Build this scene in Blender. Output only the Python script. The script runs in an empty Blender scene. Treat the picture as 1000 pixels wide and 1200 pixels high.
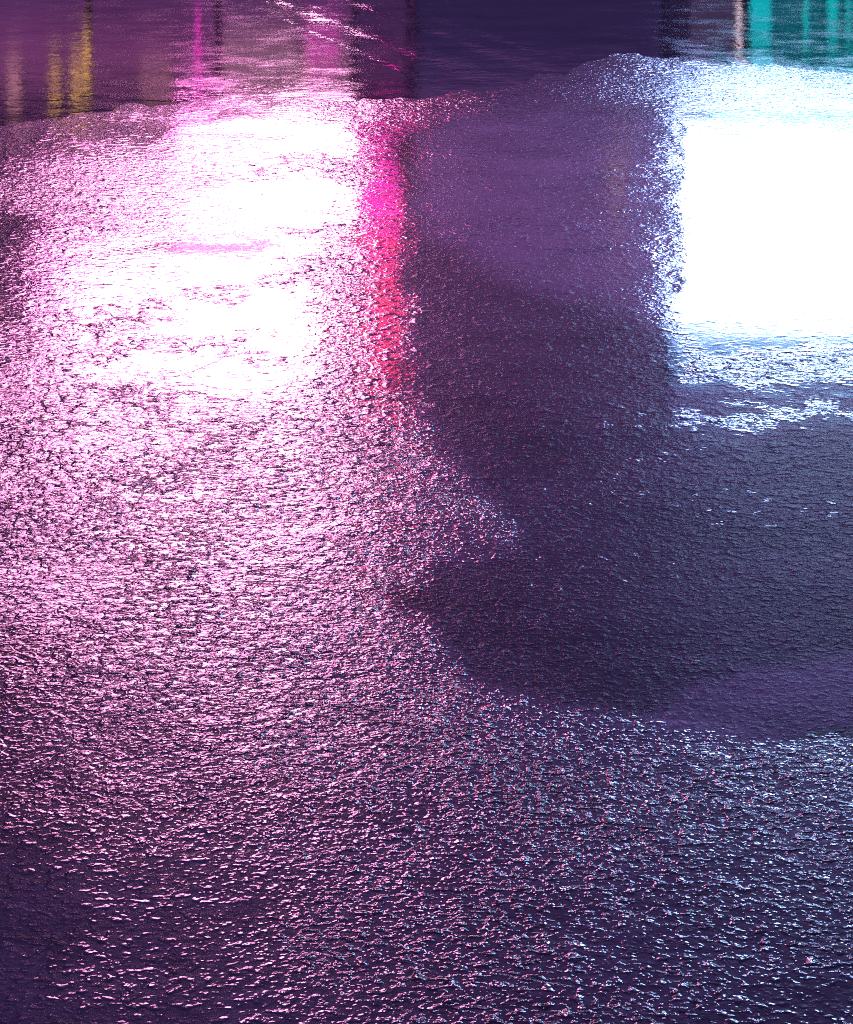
import bpy, bmesh, math, random
import numpy as np

random.seed(4)
rng = np.random.default_rng(11)
scene = bpy.context.scene
COL = scene.collection

# ------------------------------------------------------------------ camera
H = 1.5            # eye height (m)
F = 3000.0         # focal length in pixels of a 1000 px wide frame
HOR = 300.0        # the horizon lies this many pixels above the frame
cam_d = bpy.data.cameras.new('camera')
cam_d.sensor_fit = 'HORIZONTAL'
cam_d.sensor_width = 36.0
cam_d.lens = 36.0 * F / 1000.0
cam_d.shift_y = -(600.0 + HOR) / 1000.0      # rising-front lens: verticals stay vertical
cam_d.clip_start = 0.05
cam_d.clip_end = 2000
cam = bpy.data.objects.new('camera', cam_d)
COL.objects.link(cam)
cam.location = (0, 0, H)
cam.rotation_euler = (math.radians(90), 0, 0)
scene.camera = cam

D = 30.0           # distance to the shop fronts over the road


# ------------------------------------------------------------------ helpers
def N(nt, typ, **kw):
    n = nt.nodes.new(typ)
    for k, v in kw.items():
        setattr(n, k, v)
    return n


def new_mat(name):
    m = bpy.data.materials.new(name)
    m.use_nodes = True
    nt = m.node_tree
    nt.nodes.clear()
    out = N(nt, 'ShaderNodeOutputMaterial')
    return m, nt, out


def math_node(nt, op, a, b=None, c=None, clamp=False):
    n = N(nt, 'ShaderNodeMath', operation=op)
    n.use_clamp = clamp
    for i, v in enumerate((a, b, c)):
        if v is None:
            continue
        if isinstance(v, (int, float)):
            n.inputs[i].default_value = v
        else:
            nt.links.new(v, n.inputs[i])
    return n.outputs[0]


def solid(name, col, rough=0.7, noise=0.25, scale=6.0, metal=0.0, bump=0.0):
    m, nt, out = new_mat(name)
    b = N(nt, 'ShaderNodeBsdfPrincipled')
    tc = N(nt, 'ShaderNodeTexCoord')
    nz = N(nt, 'ShaderNodeTexNoise')
    nz.inputs['Scale'].default_value = scale
    nz.inputs['Detail'].default_value = 6
    nt.links.new(tc.outputs['Object'], nz.inputs['Vector'])
    mx = N(nt, 'ShaderNodeMix', data_type='RGBA')
    mx.inputs[6].default_value = (*[c * (1 - noise) for c in col], 1)
    mx.inputs[7].default_value = (*[min(1, c * (1 + noise)) for c in col], 1)
    nt.links.new(nz.outputs['Fac'], mx.inputs[0])
    nt.links.new(mx.outputs[2], b.inputs['Base Color'])
    b.inputs['Roughness'].default_value = rough
    b.inputs['Metallic'].default_value = metal
    if bump:
        bp = N(nt, 'ShaderNodeBump')
        bp.inputs['Distance'].default_value = bump
        nt.links.new(nz.outputs['Fac'], bp.inputs['Height'])
        nt.links.new(bp.outputs[0], b.inputs['Normal'])
    nt.links.new(b.outputs[0], out.inputs[0])
    return m


def brick(name, c1, c2, mortar):
    m, nt, out = new_mat(name)
    b = N(nt, 'ShaderNodeBsdfPrincipled')
    tc = N(nt, 'ShaderNodeTexCoord')
    mp = N(nt, 'ShaderNodeMapping')
    mp.inputs['Rotation'].default_value = (math.radians(90), 0, 0)
    nt.links.new(tc.outputs['Object'], mp.inputs['Vector'])
    br = N(nt, 'ShaderNodeTexBrick')
    br.inputs['Scale'].default_value = 2.2
    br.inputs['Color1'].default_value = (*c1, 1)
    br.inputs['Color2'].default_value = (*c2, 1)
    br.inputs['Mortar'].default_value = (*mortar, 1)
    nt.links.new(mp.outputs[0], br.inputs['Vector'])
    nt.links.new(br.outputs['Color'], b.inputs['Base Color'])
    b.inputs['Roughness'].default_value = 0.8
    nt.links.new(b.outputs[0], out.inputs[0])
    return m


def glow(name, stops, strength, axis=None, lo=0.0, hi=1.0, ripple=0.0):
    """something that gives off light; stops = colour or [(pos, colour)...] along a world axis"""
    m, nt, out = new_mat(name)
    e = N(nt, 'ShaderNodeEmission')
    e.inputs['Strength'].default_value = strength
    if axis is None:
        e.inputs['Color'].default_value = (*stops, 1)
    else:
        ge = N(nt, 'ShaderNodeNewGeometry')
        sp = N(nt, 'ShaderNodeSeparateXYZ')
        nt.links.new(ge.outputs['Position'], sp.inputs[0])
        mr = N(nt, 'ShaderNodeMapRange')
        nt.links.new(sp.outputs['XYZ'.index(axis)], mr.inputs['Value'])
        mr.inputs['From Min'].default_value = lo
        mr.inputs['From Max'].default_value = hi
        rp = N(nt, 'ShaderNodeValToRGB')
        el = rp.color_ramp.elements
        while len(el) > 1:
            el.remove(el[-1])
        el[0].position = stops[0][0]
        el[0].color = (*stops[0][1], 1)
        for p, c in stops[1:]:
            k = el.new(p)
            k.color = (*c, 1)
        nt.links.new(mr.outputs[0], rp.inputs['Fac'])
        nt.links.new(rp.outputs['Color'], e.inputs['Color'])
    if ripple:
        tc = N(nt, 'ShaderNodeTexCoord')
        nz = N(nt, 'ShaderNodeTexNoise')
        nz.inputs['Scale'].default_value = 1.6
        nz.inputs['Detail'].default_value = 3
        nt.links.new(tc.outputs['Object'], nz.inputs['Vector'])
        v = math_node(nt, 'MULTIPLY_ADD', nz.outputs['Fac'], 2 * ripple * strength, strength * (1 - ripple))
        nt.links.new(v, e.inputs['Strength'])
    nt.links.new(e.outputs[0], out.inputs[0])
    return m


def link(name, bm, mat, parent=None):
    me = bpy.data.meshes.new(name)
    bmesh.ops.recalc_face_normals(bm, faces=bm.faces)
    bm.to_mesh(me)
    bm.free()
    me.materials.append(mat)
    o = bpy.data.objects.new(name, me)
    COL.objects.link(o)
    if parent is not None:
        o.parent = parent
        o.location = (-parent.location.x, -parent.location.y, -parent.location.z)
        p = parent.parent
        while p is not None:
            o.location = (0, 0, 0)
            p = p.parent
    return o


def thing(name, label, cat, loc=(0, 0, 0), group=None):
    o = bpy.data.objects.new(name, None)
    COL.objects.link(o)
    o.location = loc
    o['label'] = label
    o['category'] = cat
    if group:
        o['group'] = group
    return o


def box(bm, x0, x1, y0, y1, z0, z1, bevel=0.0):
    vs = [bm.verts.new((x, y, z)) for z in (z0, z1) for y in (y0, y1) for x in (x0, x1)]
    fs = [(0, 1, 3, 2), (4, 6, 7, 5), (0, 4, 5, 1), (2, 3, 7, 6), (0, 2, 6, 4), (1, 5, 7, 3)]
    faces = [bm.faces.new([vs[i] for i in f]) for f in fs]
    if bevel:
        es = list({e for f in faces for e in f.edges})
        bmesh.ops.bevel(bm, geom=es, offset=bevel, segments=2, affect='EDGES')


def boxes(*bs, bevel=0.0):
    bm = bmesh.new()
    for b in bs:
        box(bm, *b, bevel=bevel)
    return bm


def ring(x0, x1, z0, z1, w, y0, y1):
    """a rectangular frame of bar width w round the opening x0..x1, z0..z1"""
    return boxes((x0 - w, x0, y0, y1, z0 - w, z1 + w), (x1, x1 + w, y0, y1, z0 - w, z1 + w),
                 (x0, x1, y0, y1, z0 - w, z0), (x0, x1, y0, y1, z1, z1 + w))


def tube(bm, pts, r, seg=8):
    from mathutils import Vector
    prev = None
    pts = [Vector(p) for p in pts]
    for i, p in enumerate(pts):
        d = (pts[min(i + 1, len(pts) - 1)] - pts[max(i - 1, 0)]).normalized()
        u = d.orthogonal().normalized()
        if prev is not None:
            u = (prev - d * prev.dot(d)).normalized()
        prev = u
        v = d.cross(u)
        cur = [bm.verts.new(p + (u * math.cos(a) + v * math.sin(a)) * r)
               for a in (2 * math.pi * k / seg for k in range(seg))]
        if i:
            for k in range(seg):
                bm.faces.new((last[k], last[(k + 1) % seg], cur[(k + 1) % seg], cur[k]))
        else:
            bm.faces.new(cur[::-1])
        last = cur
    bm.faces.new(last)


# ------------------------------------------------------------------ value noise for the lie of the road
def vnoise(x, y, seed):
    r = np.random.default_rng(seed)
    g = r.random((256, 256))
    xi = np.floor(x).astype(int)
    yi = np.floor(y).astype(int)
    fx = x - xi
    fy = y - yi
    fx = fx * fx * fx * (fx * (fx * 6 - 15) + 10)
    fy = fy * fy * fy * (fy * (fy * 6 - 15) + 10)
    a = g[xi % 256, yi % 256]
    b = g[(xi + 1) % 256, yi % 256]
    c = g[xi % 256, (yi + 1) % 256]
    d = g[(xi + 1) % 256, (yi + 1) % 256]
    return (a * (1 - fx) + b * fx) * (1 - fy) + (c * (1 - fx) + d * fx) * fy


def fbm(x, y, seed, octaves=4, gain=0.5):
    s = np.zeros_like(x)
    a = 1.0
    t = 0.0
    for o in range(octaves):
        s += a * (vnoise(x * 2 ** o + 17.3 * o, y * 2 ** o + 5.1 * o, seed + o) - 0.5)
        t += a
        a *= gain
    return s / t * 2          # about -1..1


def sstep(a, b, x):
    t = np.clip((x - a) / (b - a), 0, 1)
    return t * t * (3 - 2 * t)


def poly_sd(px, py, pts):
    """signed distance to a polygon, negative inside"""
    pts = np.asarray(pts, float)
    d = np.full(px.shape, 1e18)
    inside = np.zeros(px.shape, bool)
    n = len(pts)
    for i in range(n):
        ax, ay = pts[i]
        bx, by = pts[(i + 1) % n]
        ex, ey = bx - ax, by - ay
        wx, wy = px - ax, py - ay
        t = np.clip((wx * ex + wy * ey) / (ex * ex + ey * ey), 0, 1)
        d = np.minimum(d, (wx - t * ex) ** 2 + (wy - t * ey) ** 2)
        c = (ay > py) != (by > py)
        with np.errstate(divide='ignore', invalid='ignore'):
            xx = ax + (py - ay) / (by - ay + 1e-12) * ex
        inside ^= c & (px < xx)
    d = np.sqrt(d)
    return np.where(inside, -d, d)


# ------------------------------------------------------------------ the road: one sheet to the horizon
xs = np.concatenate([[-900, -250, -80, -30, -14, -9],
                     np.linspace(-7.0, 7.0, 1300), [9, 14, 30, 80, 250, 900]])
inv = np.linspace(1 / 2.9, 1 / 16.2, 420)
ys = np.concatenate([[-900, -250, -60, -15, -3, 0, 1.5, 2.4], 1 / inv, [17, 18.5, 21, 24.5]])
GX, GY = np.meshgrid(xs, ys)
wild = (np.abs(GX) < 7.05) & (GY > 2.5) & (GY < 20)
yc = np.clip(GY, 2.5, 40)
PX = np.clip(500 + F * GX / yc, -900, 1900)      # where a spot of the road lies in the survey photograph
PY = F * H / yc - HOR

wob = fbm(PX / 46, PY / 24, 21, 4)
wob2 = fbm(PX / 150, PY / 80, 31, 4)
wx = PX + 16 * wob + 26 * wob2
wy = PY + 9 * wob + 14 * fbm(PX / 120, PY / 60, 41, 4)

# standing water in the far hollow: py of its shore along px
shx = [-900, -100, 0, 60, 130, 150, 250, 330, 430, 500, 560, 620, 690, 760, 850, 930, 1000, 1200, 1900]
shy = [150, 150, 150, 140, 136, 122, 116, 113, 113, 112, 106, 90, 74, 68, 72, 76, 84, 92, 100]
shore = np.interp(PX, shx, shy) + 5 * fbm(PX / 60, PY / 200, 51, 5, 0.6)
depth = (shore - PY) - 3 * fbm(PX / 30, PY / 9, 55, 4)     # >0 under water


def band(x0, y0, x1, y1, w):
    ex, ey = x1 - x0, y1 - y0
    L = math.hypot(ex, ey)
    dist = ((wx2 - x0) * ey - (wy2 - y0) * ex) / L
    return np.exp(-(dist / w) ** 2)


wx2 = PX + 5 * fbm(PX / 40, PY / 15, 61, 3)
wy2 = PY + 2.5 * fbm(PX / 40, PY / 15, 65, 3)


def track_map(PX, PY):
    """two pairs of tyre tracks running out of the hollow"""
    t = np.maximum.reduce([band(318, 0, 600, 106, 6), 0.85 * band(405, 0, 640, 84, 5),
                           0.6 * band(440, 0, 690, 78, 3), 0.6 * band(285, 0, 540, 112, 3), 0.5 * band(350, 0, 610, 100, 2.5)])
    t = t * sstep(250, 330, PX) * (1 - sstep(600, 720, PX))
    return np.clip(t * (0.55 + 0.8 * fbm(PX / 25, PY / 8, 71, 4)), 0, 1)


tracks = track_map(PX, PY)

# grain relief: 1 = open worn surfacing, 0 = closed smooth surfacing
dark = [(470, 165), (560, 140), (700, 128), (792, 150), (800, 338), (1010, 336), (1200, 336),
        (1200, 900), (1010, 880), (900, 872), (760, 852), (690, 846), (640, 826), (560, 800), (520, 740),
        (470, 700), (520, 664), (590, 640), (590, 600), (540, 540), (500, 490), (474, 440), (480, 300)]
sd = poly_sd(wx, wy, dark)
A = 0.02 + 0.98 * sstep(-20, 26, sd)
# loose chippings at the lower rim of the smooth patch
A = np.maximum(A, 0.16 * np.exp(-((wy - 790 - 0.08 * (PX - 700)) / 34) ** 2) * sstep(560, 640, PX) * (1 - sstep(800, 900, PX)))
A = np.maximum(A, 0.75 * np.exp(-((wy - 430) / 16) ** 2) * np.clip(0.55 + 1.5 * fbm(wx / 38, wy / 10, 171, 3), 0, 1) * sstep(790, 815, PX))
A = np.maximum(A, 0.75 * np.exp(-((wy - 484) / 13) ** 2) * np.clip(0.45 + 1.5 * fbm(wx / 38, wy / 10, 175, 3), 0, 1) * sstep(780, 815, PX))
# bright windows lie on flat wet ground up there
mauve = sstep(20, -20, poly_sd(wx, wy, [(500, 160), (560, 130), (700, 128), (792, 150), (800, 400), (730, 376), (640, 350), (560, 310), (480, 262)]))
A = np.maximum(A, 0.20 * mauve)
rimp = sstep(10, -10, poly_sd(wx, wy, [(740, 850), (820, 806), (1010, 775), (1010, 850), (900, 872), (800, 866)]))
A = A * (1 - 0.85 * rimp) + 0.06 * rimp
A *= 1 - 0.78 * np.exp(-(((PX - 455) / 32) ** 2 + ((PY - 320) / 170) ** 4))
low_pool = sstep(260, 310, wy)
seam = np.exp(-((wy - 287 + 0.05 * (PX - 330)) / 20) ** 2) * sstep(150, 230, PX) * (1 - sstep(420, 450, PX))
A *= 1 - 0.9 * seam
core = np.exp(-(np.maximum(np.abs(wx - (325 - 85 * low_pool)) - (90 + 25 * low_pool), 0) / 60) ** 2 - (np.maximum(np.abs(wy - 290) - 130, 0) / 70) ** 2)
rag = fbm(wx / 130, wy / 34, 123, 5, 0.6)
A *= 1 - (0.82 - 0.85 * sstep(0.04, 0.34, rag)) * core
A *= 1 - 0.78 * sstep(-95, -20, -np.abs(depth + 10)) * (1 - sstep(300, 460, PX))
A *= 1 - 0.88 * sstep(786, 803, PX + 0.1 * (wx - PX)) * (1 - sstep(385, 400, wy))
A *= 1 - 0.35 * sstep(600, 700, PX) * (1 - sstep(330, 400, PY))
A *= 0.85 + 0.55 * fbm(PX / 90, PY / 40, 81, 4) + 0.45 * fbm(PX / 240, PY / 90, 85, 3)
A *= 1 + 0.55 * fbm(wx / 60, wy / 26, 161, 3) * sstep(430, 560, PY)
A = np.maximum(A, 0.55 * sstep(570, 640, PX) * sstep(-2, 12, -depth) * (1 - sstep(112, 140, PY)))
A *= 1 - 0.5 * (1 - sstep(150, 420, PX)) * sstep(960, 1080, PY)
A *= 1 - 0.8 * (1 - sstep(15, 95, PX + 40 * wob)) * sstep(215, 260, PY) * (1 - sstep(470, 520, PY))
A *= 1 - 0.65 * (1 - sstep(20, 130, PX)) * sstep(620, 760, PY)
A *= 1 - 0.5 * sstep(930, 1020, PY) * (1 - sstep(250, 480, PX))
A = np.maximum(A, 0.8 * np.clip(tracks, 0, 1) * (depth > -60))
A *= 1 + 0.35 * sstep(520, 680, PX) * np.exp(-((wy - 930) / 70) ** 2)
lone = 0.7 * sstep(0.66, 0.85, fbm(PX / 6, PY / 4, 181, 1)) * sstep(0.0, 0.35, fbm(PX / 110, PY / 60, 185, 3))
lone *= sstep(560, 640, PX) * sstep(450, 520, PY) * (sd < 0)
A = np.maximum(A, lone)
A = np.clip(A, 0.015, 1.4)
sheen_lift = np.clip(mauve + rimp, 0, 1) * (0.7 + 0.5 * fbm(PX / 30, PY / 14, 191, 3))  # lightens the stone colour where the road should look mauve with sheen


# ground height in metres
z = np.full(GX.shape, 0.006)
z += 0.003 * fbm(GX / 1.9, GY / 1.9, 91, 2)
z += 0.0013 * fbm(GX / 0.34, GY / 0.34, 95, 3) * (1 - 0.7 * sstep(740, 800, PX) * (1 - sstep(420, 480, PY)))
z += 0.0016 * sstep(20, -20, sd) * -1
z -= 0.012 * sstep(-26, 26, depth)
z += 0.0026 * fbm(GX / 0.16, GY / 0.5, 99, 3, 0.6) * np.exp(-(depth / 40) ** 2)
z = np.where(wild, np.clip(z, -0.02, 0.03), 0.0)
z = np.where(~wild & (GY > 9), -0.012, z)
FADE = np.where(wild, 1, 0.4)

nx, ny = len(xs), len(ys)
co = np.stack([GX, GY, z], -1).reshape(-1, 3).astype(np.float32)
ii = (np.arange(ny - 1)[:, None] * nx + np.arange(nx - 1)[None, :]).reshape(-1)
quads = np.stack([ii, ii + 1, ii + nx + 1, ii + nx], -1).astype(np.int32)
me = bpy.data.meshes.new('road')
me.vertices.add(len(co))
me.vertices.foreach_set('co', co.ravel())
me.loops.add(quads.size)
me.loops.foreach_set('vertex_index', quads.ravel())
me.polygons.add(len(quads))
me.polygons.foreach_set('loop_start', np.arange(0, quads.size, 4, dtype=np.int32))
me.polygons.foreach_set('use_smooth', np.ones(len(quads), bool))
me.update(calc_edges=True)
film = 1 - 0.52 * sstep(14, -14, sd) * (1 - mauve) * (1 - rimp) * (1 - sstep(775, 800, PX + 0.5 * (wx - PX)) * (1 - sstep(480, 520, wy)))
film *= 0.9 + 0.25 * fbm(PX / 70, PY / 20, 141, 4)
af = me.attributes.new('film', 'FLOAT', 'POINT')
af.data.foreach_set('value', np.clip(film, 0, 1).astype(np.float32).ravel())
aw = me.attributes.new('sheen_lift', 'FLOAT', 'POINT')
aw.data.foreach_set('value', sheen_lift.astype(np.float32).ravel())
film = np.maximum(film, lone)
af.data.foreach_set('value', np.clip(film, 0, 1).astype(np.float32).ravel())
rough_stone = 0.12 + 0.88 * sstep(760, 380, PY)
ac = me.attributes.new('stone_size', 'FLOAT', 'POINT')
ac.data.foreach_set('value', rough_stone.astype(np.float32).ravel())
at = me.attributes.new('grain', 'FLOAT', 'POINT')
at.data.foreach_set('value', (A * FADE).astype(np.float32).ravel())
road = bpy.data.objects.new('road', me)
COL.objects.link(road)
road['kind'] = 'structure'


def wet_asphalt():
    m, nt, out = new_mat('wet_asphalt')
    L = nt.links.new
    b = N(nt, 'ShaderNodeBsdfPrincipled')
    tc = N(nt, 'ShaderNodeTexCoord')
    P = tc.outputs['Object']
    g = N(nt, 'ShaderNodeAttribute', attribute_name='grain').outputs['Fac']

    def noise(scale, detail, rough=0.55, dist=0.0):
        n = N(nt, 'ShaderNodeTexNoise', noise_dimensions='2D')
        n.inputs['Scale'].default_value = scale
        n.inputs['Detail'].default_value = detail
        n.inputs['Roughness'].default_value = rough
        n.inputs['Distortion'].default_value = dist
        L(P, n.inputs['Vector'])
        return n.outputs['Fac']
    # a nearly closed surface with single stones standing out of it
    mid = noise(33, 3, 0.6, 0.2)
    st1 = math_node(nt, 'MAXIMUM', math_node(nt, 'SUBTRACT', noise(58, 1.5, 0.5), 0.54), 0.0)
    st2 = math_node(nt, 'MAXIMUM', math_node(nt, 'SUBTRACT', noise(112, 1, 0.5), 0.58), 0.0)
    st3 = math_node(nt, 'MAXIMUM', math_node(nt, 'SUBTRACT', noise(25, 1.5, 0.5), 0.54), 0.0)
    size = N(nt, 'ShaderNodeAttribute', attribute_name='stone_size').outputs['Fac']
    low = noise(13, 1)
    h = math_node(nt, 'MULTIPLY', mid, 0.36)
    h = math_node(nt, 'ADD', h, math_node(nt, 'MULTIPLY', low, 0.30))
    h = math_node(nt, 'ADD', h, math_node(nt, 'MULTIPLY', st1, math_node(nt, 'MULTIPLY_ADD', noise(6, 2), 4.2, -0.55)))
    h = math_node(nt, 'ADD', h, math_node(nt, 'MULTIPLY', st2, 0.8))
    h = math_node(nt, 'MULTIPLY', h, math_node(nt, 'MULTIPLY_ADD', size, -0.35, 1.0))
    h = math_node(nt, 'ADD', h, math_node(nt, 'MULTIPLY', math_node(nt, 'MULTIPLY', st3, size), 2.1))
    # hairline cracks: narrow wandering lines, only here and there
    cn = noise(1.7, 5, 0.62, 0.4)
    line = math_node(nt, 'SUBTRACT', 1.0, math_node(nt, 'DIVIDE', math_node(nt, 'ABSOLUTE', math_node(nt, 'SUBTRACT', cn, 0.5)), 0.006), clamp=True)
    where = math_node(nt, 'MULTIPLY', math_node(nt, 'SUBTRACT', noise(0.9, 3, 0.6), 0.50), 9.0, clamp=True)
    crack = math_node(nt, 'MULTIPLY', math_node(nt, 'MULTIPLY', line, where), g)
    amp = math_node(nt, 'MULTIPLY_ADD', g, GRAIN, 0.00007)
    bp = N(nt, 'ShaderNodeBump')
    bp.inputs['Strength'].default_value = 1
    L(amp, bp.inputs['Distance'])
    L(h, bp.inputs['Height'])
    if 'Filter Width' in bp.inputs:
        bp.inputs['Filter Width'].default_value = 1.0
    L(h, bp.inputs['Height'])
    cb_ = N(nt, 'ShaderNodeBump')
    cb_.inputs['Distance'].default_value = 0.004
    cb_.inputs['Filter Width'].default_value = 1.0
    L(math_node(nt, 'MULTIPLY', crack, -1.0), cb_.inputs['Height'])
    L(cb_.outputs[0], bp.inputs['Normal'])
    bs = N(nt, 'ShaderNodeBump')            # the stones under the film keep their full relief
    bs.inputs['Distance'].default_value = 0.0040
    bs.inputs['Filter Width'].default_value = 1.0
    L(h, bs.inputs['Height'])
    L(bs.outputs[0], b.inputs['Normal'])
    # colour: bitumen with paler stones and washed-in grit, contrast raised to imitate streaky sheen
    ramp = N(nt, 'ShaderNodeValToRGB')
    ramp.color_ramp.elements[0].color = (0.006, 0.006, 0.008, 1)
    ramp.color_ramp.elements[1].color = (0.105, 0.085, 0.10, 1)
    ramp.color_ramp.elements[0].position = 0.36
    ramp.color_ramp.elements[1].position = 0.68
    L(math_node(nt, 'ADD', math_node(nt, 'MULTIPLY', noise(60, 4, 0.7), 0.6), math_node(nt, 'MULTIPLY', noise(3, 4), 0.4)), ramp.inputs['Fac'])
    wv = N(nt, 'ShaderNodeVectorMath', operation='SCALE')     # reflected pink sheen painted in as a paler base colour
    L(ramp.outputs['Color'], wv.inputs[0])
    L(math_node(nt, 'MULTIPLY_ADD', N(nt, 'ShaderNodeAttribute', attribute_name='sheen_lift').outputs['Fac'], 2.2, 1.0), wv.inputs[3])
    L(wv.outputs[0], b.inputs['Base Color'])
    # damp stone gives a broad sheen, the water film over it a sharp one
    b.inputs['Roughness'].default_value = 0.30
    L(math_node(nt, 'MULTIPLY_ADD', g, 0.010, 0.0055), b.inputs['Specular IOR Level'])
    b.inputs['IOR'].default_value = 1.5
    L(N(nt, 'ShaderNodeAttribute', attribute_name='film').outputs['Fac'], b.inputs['Coat Weight'])
    b.inputs['Coat IOR'].default_value = 1.38
    b.inputs['Coat Roughness'].default_value = 0.06
    L(bp.outputs[0], b.inputs['Coat Normal'])
    L(b.outputs[0], out.inputs[0])
    return m


GRAIN = 0.0058
me.materials.append(wet_asphalt())


def puddle_water():
    m, nt, out = new_mat('puddle_water')
    L = nt.links.new
    b = N(nt, 'ShaderNodeBsdfPrincipled')
    tc = N(nt, 'ShaderNodeTexCoord')
    h = None
    for sc, amt in ((4.5, 0.9), (14, 0.5), (45, 0.28), (130, 0.11)):
        n1 = N(nt, 'ShaderNodeTexNoise', noise_dimensions='2D')
        n1.inputs['Scale'].default_value = sc
        n1.inputs['Detail'].default_value = 1
        L(tc.outputs['Object'], n1.inputs['Vector'])
        v = math_node(nt, 'MULTIPLY', n1.outputs['Fac'], amt)
        h = v if h is None else math_node(nt, 'ADD', h, v)
    bp = N(nt, 'ShaderNodeBump')
    stir = N(nt, 'ShaderNodeAttribute', attribute_name='stir').outputs['Fac']
    L(math_node(nt, 'MULTIPLY_ADD', stir, 0.006, 0.0008), bp.inputs['Distance'])
    bp.inputs['Filter Width'].default_value = 0.7
    L(h, bp.inputs['Height'])
    L(bp.outputs[0], b.inputs['Normal'])
    b.inputs['Base Color'].default_value = (0.028, 0.024, 0.034, 1)
    b.inputs['IOR'].default_value = 1.36
    mpz = N(nt, 'ShaderNodeMapping')
    mpz.inputs['Scale'].default_value = (1.0, 1.0, 1.0)
    L(tc.outputs['Object'], mpz.inputs['Vector'])
    n3 = N(nt, 'ShaderNodeTexNoise', noise_dimensions='2D')
    n3.inputs['Scale'].default_value = 1.9
    n3.inputs['Detail'].default_value = 7
    n3.inputs['Roughness'].default_value = 0.68
    L(mpz.outputs[0], n3.inputs['Vector'])
    ms = N(nt, 'ShaderNodeMapRange')        # dust and oil on the film dull it in patches
    ms.inputs['From Min'].default_value = 0.36
    ms.inputs['From Max'].default_value = 0.62
    ms.inputs['To Min'].default_value = 0.14
    ms.inputs['To Max'].default_value = 0.72
    L(n3.outputs['Fac'], ms.inputs['Value'])
    L(ms.outputs[0], b.inputs['Specular IOR Level'])
    n2 = N(nt, 'ShaderNodeTexNoise', noise_dimensions='2D')
    n2.inputs['Scale'].default_value = 3.5
    n2.inputs['Detail'].default_value = 5
    n2.inputs['Roughness'].default_value = 0.7
    L(tc.outputs['Object'], n2.inputs['Vector'])
    mr = N(nt, 'ShaderNodeMapRange')
    mr.inputs['From Min'].default_value = 0.35
    mr.inputs['From Max'].default_value = 0.65
    mr.inputs['To Min'].default_value = 0.03
    mr.inputs['To Max'].default_value = 0.10
    L(n2.outputs['Fac'], mr.inputs['Value'])
    L(mr.outputs[0], b.inputs['Roughness'])
    L(b.outputs[0], out.inputs[0])
    return m


pxs = np.concatenate([[-8.4, -7.0, -5.5, -4.2], np.linspace(-3.2, 3.2, 420), [4.2, 5.5, 7.0, 8.4]])
pys = np.concatenate([1 / np.linspace(1 / 9.6, 1 / 16.0, 150), [18.0, 24.4]])
WX, WY = np.meshgrid(pxs, pys)
PX = 500 + F * WX / WY
PY = F * H / WY - HOR
wx2 = PX + 5 * fbm(PX / 40, PY / 15, 61, 3)
wy2 = PY + 2.5 * fbm(PX / 40, PY / 15, 65, 3)
stir = track_map(PX, PY)
me2 = bpy.data.meshes.new('puddle')
co2 = np.stack([WX, WY, np.zeros_like(WX)], -1).reshape(-1, 3)
mx_, my_ = len(pxs), len(pys)
ii = (np.arange(my_ - 1)[:, None] * mx_ + np.arange(mx_ - 1)[None, :]).reshape(-1)
me2.from_pydata(co2.tolist(), [], np.stack([ii, ii + 1, ii + mx_ + 1, ii + mx_], -1).tolist())
at2 = me2.attributes.new('stir', 'FLOAT', 'POINT')
at2.data.foreach_set('value', stir.astype(np.float32).ravel())
me2.materials.append(puddle_water())
puddle = bpy.data.objects.new('puddle', me2)
COL.objects.link(puddle)
puddle['kind'] = 'structure'

# ------------------------------------------------------------------ far kerb and pavement
M_slab = solid('paving', (0.16, 0.155, 0.165), 0.45, 0.3, 3.0)
pv = link('pavement', boxes((-60, 60, 27.2, 60, -0.1, 0.13)), M_slab)
pv['kind'] = 'structure'
kb = link('kerb', boxes((-60, 60, 27.0, 27.197, -0.1, 0.135), bevel=0.015), solid('kerbstone', (0.25, 0.24, 0.24), 0.5, 0.2, 9))
kb['kind'] = 'structure'
rd = link('road_edge', boxes((-60, 60, 24.5, 26.99, -0.2, -0.012)), solid('dark_tarmac', (0.05, 0.05, 0.055), 0.35, 0.3, 20))
rd['kind'] = 'structure'

# ------------------------------------------------------------------ buildings across the road
M_render = solid('plum_render', (0.30, 0.22, 0.30), 0.8, 0.15, 2.0)
M_brick = brick('dark_brick', (0.16, 0.10, 0.12), (0.20, 0.12, 0.13), (0.10, 0.09, 0.10))
M_conc = solid('concrete', (0.24, 0.23, 0.26), 0.8, 0.2, 2.5)
M_metal = solid('black_metal', (0.03, 0.03, 0.035), 0.4, 0.1, 20, metal=0.6)
M_alu = solid('grey_metal', (0.35, 0.35, 0.37), 0.4, 0.1, 20, metal=0.8)
M_dglass, nt, out = new_mat('dark_glass')
b = N(nt, 'ShaderNodeBsdfPrincipled')
b.inputs['Base Color'].default_value = (0.02, 0.02, 0.03, 1)
b.inputs['Roughness'].default_value = 0.05
nt.links.new(b.outputs[0], out.inputs[0])

Y0 = D             # front plane


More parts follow.
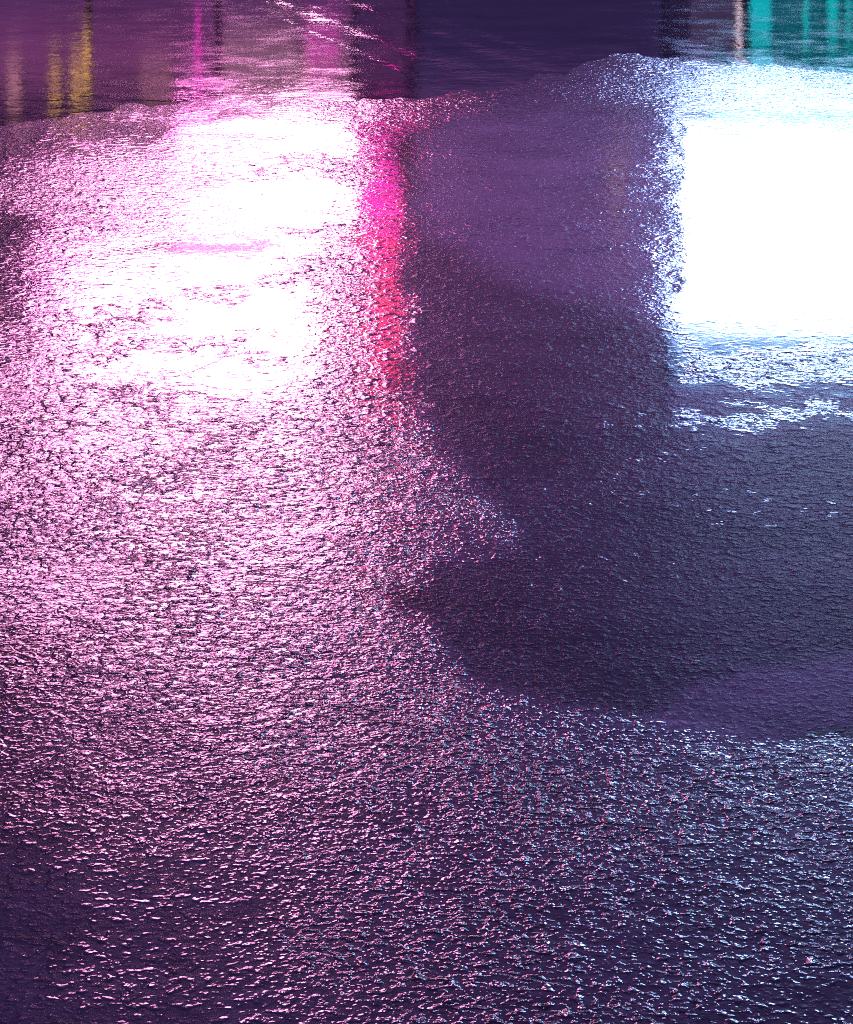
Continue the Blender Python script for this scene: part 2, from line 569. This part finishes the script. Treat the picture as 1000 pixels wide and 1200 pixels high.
def building(name, label, x0, x1, h, mat, cells, bar=0.07):
    """cells: upper windows as (x0, x1, z0, z1, lit material or None)"""
    t = thing(name, label, 'building', ((x0 + x1) / 2, Y0, 0.13))
    bm = boxes((x0, x1, Y0 + 0.25, Y0 + 9, 0.13, h))
    link('wall', bm, mat, t)
    if h < 6.8:
        link('coping', boxes((x0 + 0.005, x1 - 0.005, Y0 + 0.02, Y0 + 0.3, h + 0.002, h + 0.05)), M_conc, t)
    else:
        link('cornice', boxes((x0 + 0.01, x1 - 0.01, Y0 - 0.05, Y0 + 0.247, h - 0.45, h + 0.1),
                              (x0 + 0.01, x1 - 0.01, Y0 + 0.1, Y0 + 0.247, h - 0.75, h - 0.453)), M_conc, t)
    for (a, c, z0, z1, lit) in cells:
        w = link('window', ring(a, c, z0, z1, bar, Y0 + 0.12, Y0 + 0.247), M_metal, t)
        bm = boxes((a, c, Y0 + 0.2, Y0 + 0.24, z0, z1))
        link('pane', bm, lit or M_dglass, w)
        link('sill', boxes((a - 0.15, c + 0.15, Y0 + 0.02, Y0 + 0.247, z0 - 0.17, z0 - 0.073)), M_conc, w)
    return t


# glowing faces added for the road's mauve sheen and pink glints
G_mauve = glow('added_mauve_glow', [(0, (0.03, 0.02, 0.09)), (0.33, (0.08, 0.045, 0.20)), (0.43, (0.28, 0.12, 0.44)), (0.5, (0.50, 0.20, 0.72)), (1, (0.52, 0.19, 0.74))], 0.62, 'Z', 0.3, 6.3)  # full-height glow added to give the road its mauve tone
G_violet = glow('violet_room', (0.30, 0.20, 0.55), 0.35)
G_pinkfill = glow('added_pink_glow', (1, 0.34, 0.70), 17.0)  # added glow, strengthened and widened for dense pink glints on the road

left = building('shop_building', 'plum rendered shop building behind the pink neon signs', -11, -0.21, 11.0, M_render,
                [(-5.6, -3.8, 6.75, 8.3, G_pinkfill), (-3.55, -0.95, 6.75, 8.3, G_pinkfill)])
mid_b = building('brick_building', 'low brick building with an added mauve glowing front between the two shops', -0.15, 2.80, 6.5, M_brick,
                 [(-0.12, 2.77, 0.4, 6.46, G_mauve)], bar=0.02)
right = building('concrete_building', 'grey concrete building carrying the huge white screen', 2.805, 12, 6.0, M_conc, [])


def lightbox(name, label, cat, x0, x1, z0, z1, mat, y=Y0 - 0.35, extra=()):
    t = thing(name, label, cat, ((x0 + x1) / 2, y, z0))
    link('casing', boxes((x0 - 0.02, x1 + 0.02, y + 0.06, Y0 + 0.24, z0 - 0.02, z1 + 0.02)), M_metal, t)
    link('frame', ring(x0, x1, z0, z1, 0.02, y - 0.02, y + 0.057), M_alu, t)
    link('lit_face', boxes((x0, x1, y, y + 0.055, z0, z1)), mat, t)
    for nm, bm, mt in extra:
        link(nm, bm, mt, t)
    return t


PINK = 33.0
G_sign1 = glow('pink_white_face', [(0, (0.8, 0.16, 0.52)), (0.5, (1, 0.40, 0.72)), (1, (1, 0.38, 0.75))], PINK, 'X', -2.6, -0.75, ripple=0.25)
G_sign2 = glow('rose_white_face', [(0, (0.20, 0.02, 0.12)), (0.14, (0.8, 0.16, 0.52)), (0.4, (1, 0.40, 0.73)), (0.85, (1, 0.40, 0.73)), (1, (0.8, 0.18, 0.52))], PINK, 'X', -5.0, -0.9, ripple=0.25)
lightbox('fascia_sign', 'lower pink lightbox sign running along the shop front', 'sign', -2.9, -0.85, 2.98, 3.95, G_sign1)
lightbox('billboard', 'taller pink lit billboard above the shop sign', 'billboard', -4.4, -1.3, 4.6, 6.1, G_sign2)

# upright neon blade sign standing out from the wall
t = thing('neon_sign', 'upright magenta and red neon blade sign beside the pink signs', 'sign', (-0.48, Y0 - 0.3, 3.2))
link('casing', boxes((-0.76, -0.26, Y0 - 0.42, Y0 - 0.1, 3.2, 6.35), bevel=0.03), M_metal, t)
G_blade = glow('neon_tubes', [(0, (1, 0.03, 0.62)), (0.12, (1, 0.02, 0.50)), (0.40, (1, 0.015, 0.20)), (0.52, (1, 0.07, 0.06)), (0.66, (1, 0.02, 0.10)), (1, (0.9, 0.012, 0.20))], 7.5, 'Z', 3.25, 6.3)
for k in range(5):
    bm = bmesh.new()
    x = -0.71 + 0.10 * k
    tube(bm, [(x, Y0 - 0.46, 3.28), (x, Y0 - 0.46, 6.27)], 0.03)
    link('neon_tube', bm, G_blade, t)
for zz in (3.5, 6.0):
    link('bracket', boxes((-0.52, -0.44, Y0 - 0.1, Y0 + 0.247, zz, zz + 0.06)), M_alu, t)

# shop window below the signs
t = left
G_int = glow('violet_interior', [(0, (0.12, 0.05, 0.20)), (0.45, (0.17, 0.055, 0.24)), (0.75, (0.42, 0.09, 0.36)), (1, (0.58, 0.16, 0.44))], 0.72, 'Z', 0.5, 2.62, ripple=0.5)
G_gapfill = glow('added_violet_glow', [(0, (0.06, 0.04, 0.16)), (0.5, (0.12, 0.05, 0.22)), (1, (0.30, 0.08, 0.30))], 0.6, 'Z', 0.5, 2.62, ripple=0.4)  # added glow that fills the dark wall gap beside the shop window
link('stall_riser', boxes((-5.5, -0.22, Y0 + 0.1, Y0 + 0.247, 0.13, 0.5)), M_metal, t)
for a, c, gi in ((-5.4, -4.0, G_int), (-3.955, -2.48, G_int), (-2.435, -0.87, G_int), (-0.825, -0.235, G_gapfill)):
    w = link('window', ring(a, c, 0.56, 2.6, 0.02, Y0 + 0.05, Y0 + 0.247), M_metal, t)
    link('pane', boxes((a, c, Y0 + 0.2, Y0 + 0.24, 0.56, 2.6)), gi, w)


def strip(name, label, cat, items, group=None):
    for (x0, x1, z0, z1, mat, lab) in items:
        tt = thing(name, lab, cat, ((x0 + x1) / 2, Y0 + 0.1, z0), group)
        link('lit_face', boxes((x0, x1, Y0 + 0.0, Y0 + 0.04, z0, z1), bevel=0.008), mat, tt)
        link('backing', boxes((x0 - 0.015, x1 + 0.015, Y0 + 0.043, Y0 + 0.19, z0 - 0.015, z1 + 0.015)), M_metal, tt)


G_amber = glow('amber_lamp', (1, 0.50, 0.14), 2.0)
G_peach = glow('peach_lamp', (1, 0.38, 0.50), 1.0)
G_pale = glow('pale_pink_panel', (1, 0.40, 0.72), 0.5)
G_mag = glow('magenta_tube', (1, 0.05, 0.62), 2.0)
strip('window_lamp', '', 'lamp', [
    (-4.17, -4.06, 2.32, 2.62, G_amber, 'tall amber tube lamp in the left shop window'),
    (-4.03, -3.96, 2.0, 2.5, G_amber, 'thin amber tube lamp beside the tall one'),
    (-4.42, -4.30, 2.40, 2.62, G_amber, 'small amber lamp low in the left shop window'),
    (-4.92, -4.76, 2.30, 2.75, G_peach, 'peach lamp at the outer end of the shop window'),
    (-1.46, -1.38, 2.46, 2.60, G_amber, 'tiny amber lamp in the right shop window'),
])
strip('amber_sign', '', 'lamp', [(2.12, 2.34, 3.64, 3.78, G_amber, 'small amber lamp on the dim brick building in the middle')])
strip('display_panel', '', 'display panel', [
    (-3.36, -2.98, 2.42, 2.64, G_peach, 'small peach display panel in the middle shop window'),
    (-2.38, -1.52, 1.9, 2.66, G_pale, 'pale pink display panel in the right shop window'),
    (-1.50, -0.92, 2.2, 2.62, G_pale, 'narrow pale pink display panel at the window edge'),
    (-1.42, -1.02, 1.92, 2.12, G_mag, 'magenta bar in the right shop window'),
    (-2.70, -2.66, 1.7, 2.6, G_mag, 'thin upright magenta tube between the windows'),
])

# the great screen and the teal shop
SCR = 20.0
G_scr = glow('white_screen', [(0, (0.40, 0.54, 1.25)), (1, (0.46, 0.66, 1.15))], SCR, 'X', 2.9, 4)
G_cyan = glow('cyan_band', (0.14, 0.50, 1.0), 1.6)
G_cy2 = glow('cyan_blocks', (0.0, 0.75, 0.85), 2.5)
cbs = []
for k in range(12):
    x = 4.70 + 0.032 * (k % 4) * 3 + random.uniform(0, 0.03)
    zz = 3.42 + 0.15 * (k // 4) + random.uniform(0, 0.06)
    cbs.append(('pixel_block', boxes((x, x + random.uniform(0.04, 0.085), Y0 - 0.38, Y0 - 0.352, zz, zz + 0.04)), G_cy2))
lightbox('screen', 'huge glaring white screen on the concrete building', 'screen', 2.84, 8.2, 2.98, 5.28, G_scr,
         extra=cbs)
lightbox('light_strip', 'narrow cyan light strip along the foot of the white screen', 'light strip', 3.3, 8.2, 2.52, 2.84, glow('cyan_strip', (0.05, 0.60, 0.85), 4.0))
lightbox('light_strip', 'dim blue light strip along the top of the white screen', 'light strip', 2.84, 8.2, 5.39, 5.88, G_cyan)

t = right
G_teal = glow('teal_interior', [(0, (0.0, 0.16, 0.26)), (0.5, (0.0, 0.22, 0.30)), (1, (0.0, 0.36, 0.42))], 0.75, 'X', 3.7, 5.5, ripple=0.5)
link('stall_riser', boxes((2.84, 8, Y0 + 0.1, Y0 + 0.247, 0.13, 0.5)), M_metal, t)
for a, c in ((4.06, 5.6), (5.66, 7.9)):
    w = link('window', ring(a, c, 0.56, 2.3, 0.05, Y0 + 0.05, Y0 + 0.247), M_metal, t)
    link('pane', boxes((a, c, Y0 + 0.2, Y0 + 0.24, 0.56, 2.3)), G_teal, w)
d = link('door', boxes((3.12, 3.68, Y0 + 0.1, Y0 + 0.247, 0.5, 2.35)), glow('added_door_glow', [(0, (0.05, 0.04, 0.12)), (1, (0.22, 0.13, 0.32))], 0.5, 'Z', 0.5, 2.35), t)  # the door's own glow is added to lift its dark reflection
link('handle', boxes((3.58, 3.62, Y0 + 0.03, Y0 + 0.097, 1.0, 1.3)), M_alu, d)
G_t1 = glow('teal_tube', (0.0, 0.66, 0.78), 1.1)
G_t2 = glow('faint_teal_tube', (0.0, 0.55, 0.60), 1.3)
G_w = glow('white_tube', (1.0, 0.72, 0.85), 1.8)
strip('tube_lamp', '', 'lamp', [
    (3.80, 4.04, 0.9, 2.15, G_t1, 'broad bright teal light bar at the shop window edge'),
    (3.64, 3.69, 1.55, 2.15, G_w, 'thin whitish tube lamp beside the teal bar'),
    (4.42, 4.48, 1.3, 2.1, G_t2, 'first thin teal tube inside the teal shop window'),
    (4.70, 4.82, 1.2, 2.0, G_t2, 'wider faint teal tube in the teal shop window'),
    (4.92, 4.97, 1.4, 2.05, G_t2, 'thin teal tube nearest the end of the teal shop window'),
])

# ------------------------------------------------------------------ night sky with town glow
w = bpy.data.worlds.new('World')
scene.world = w
w.use_nodes = True
nt = w.node_tree
nt.nodes.clear()
out = N(nt, 'ShaderNodeOutputWorld')
bg = N(nt, 'ShaderNodeBackground')
sky = N(nt, 'ShaderNodeTexSky')
sky.sky_type = 'NISHITA'
sky.sun_disc = False
sky.sun_elevation = math.radians(-2.0)
sky.sun_rotation = math.radians(200)
tcw = N(nt, 'ShaderNodeTexCoord')
spw = N(nt, 'ShaderNodeSeparateXYZ')
nt.links.new(tcw.outputs['Generated'], spw.inputs[0])
rw = N(nt, 'ShaderNodeValToRGB')
rw.color_ramp.interpolation = 'EASE'
els = rw.color_ramp.elements
els[0].position, els[0].color = 0.12, (0.40, 0.12, 0.52, 1)
els[1].position, els[1].color = 0.85, (0.085, 0.09, 0.34, 1)
ek = els.new(0.36)
ek.color = (0.20, 0.105, 0.48, 1)
nt.links.new(spw.outputs[2], rw.inputs['Fac'])
mx = N(nt, 'ShaderNodeVectorMath', operation='MULTIPLY_ADD')
nt.links.new(rw.outputs['Color'], mx.inputs[0])
mx.inputs[1].default_value = (14, 14, 14)
dim = N(nt, 'ShaderNodeVectorMath', operation='SCALE')
nt.links.new(sky.outputs[0], dim.inputs[0])
dim.inputs[3].default_value = 0.03
nt.links.new(dim.outputs[0], mx.inputs[2])
nt.links.new(mx.outputs[0], bg.inputs['Color'])
bg.inputs['Strength'].default_value = 0.06
nt.links.new(bg.outputs[0], out.inputs[0])

# ------------------------------------------------------------------ render settings
scene.render.engine = 'CYCLES'
scene.cycles.use_denoising = False
scene.cycles.max_bounces = 5
scene.cycles.sample_clamp_indirect = 0
scene.cycles.filter_width = 1.1
scene.view_settings.view_transform = 'Standard'
scene.view_settings.look = 'None'
scene.view_settings.exposure = 0
scene.view_settings.gamma = 1
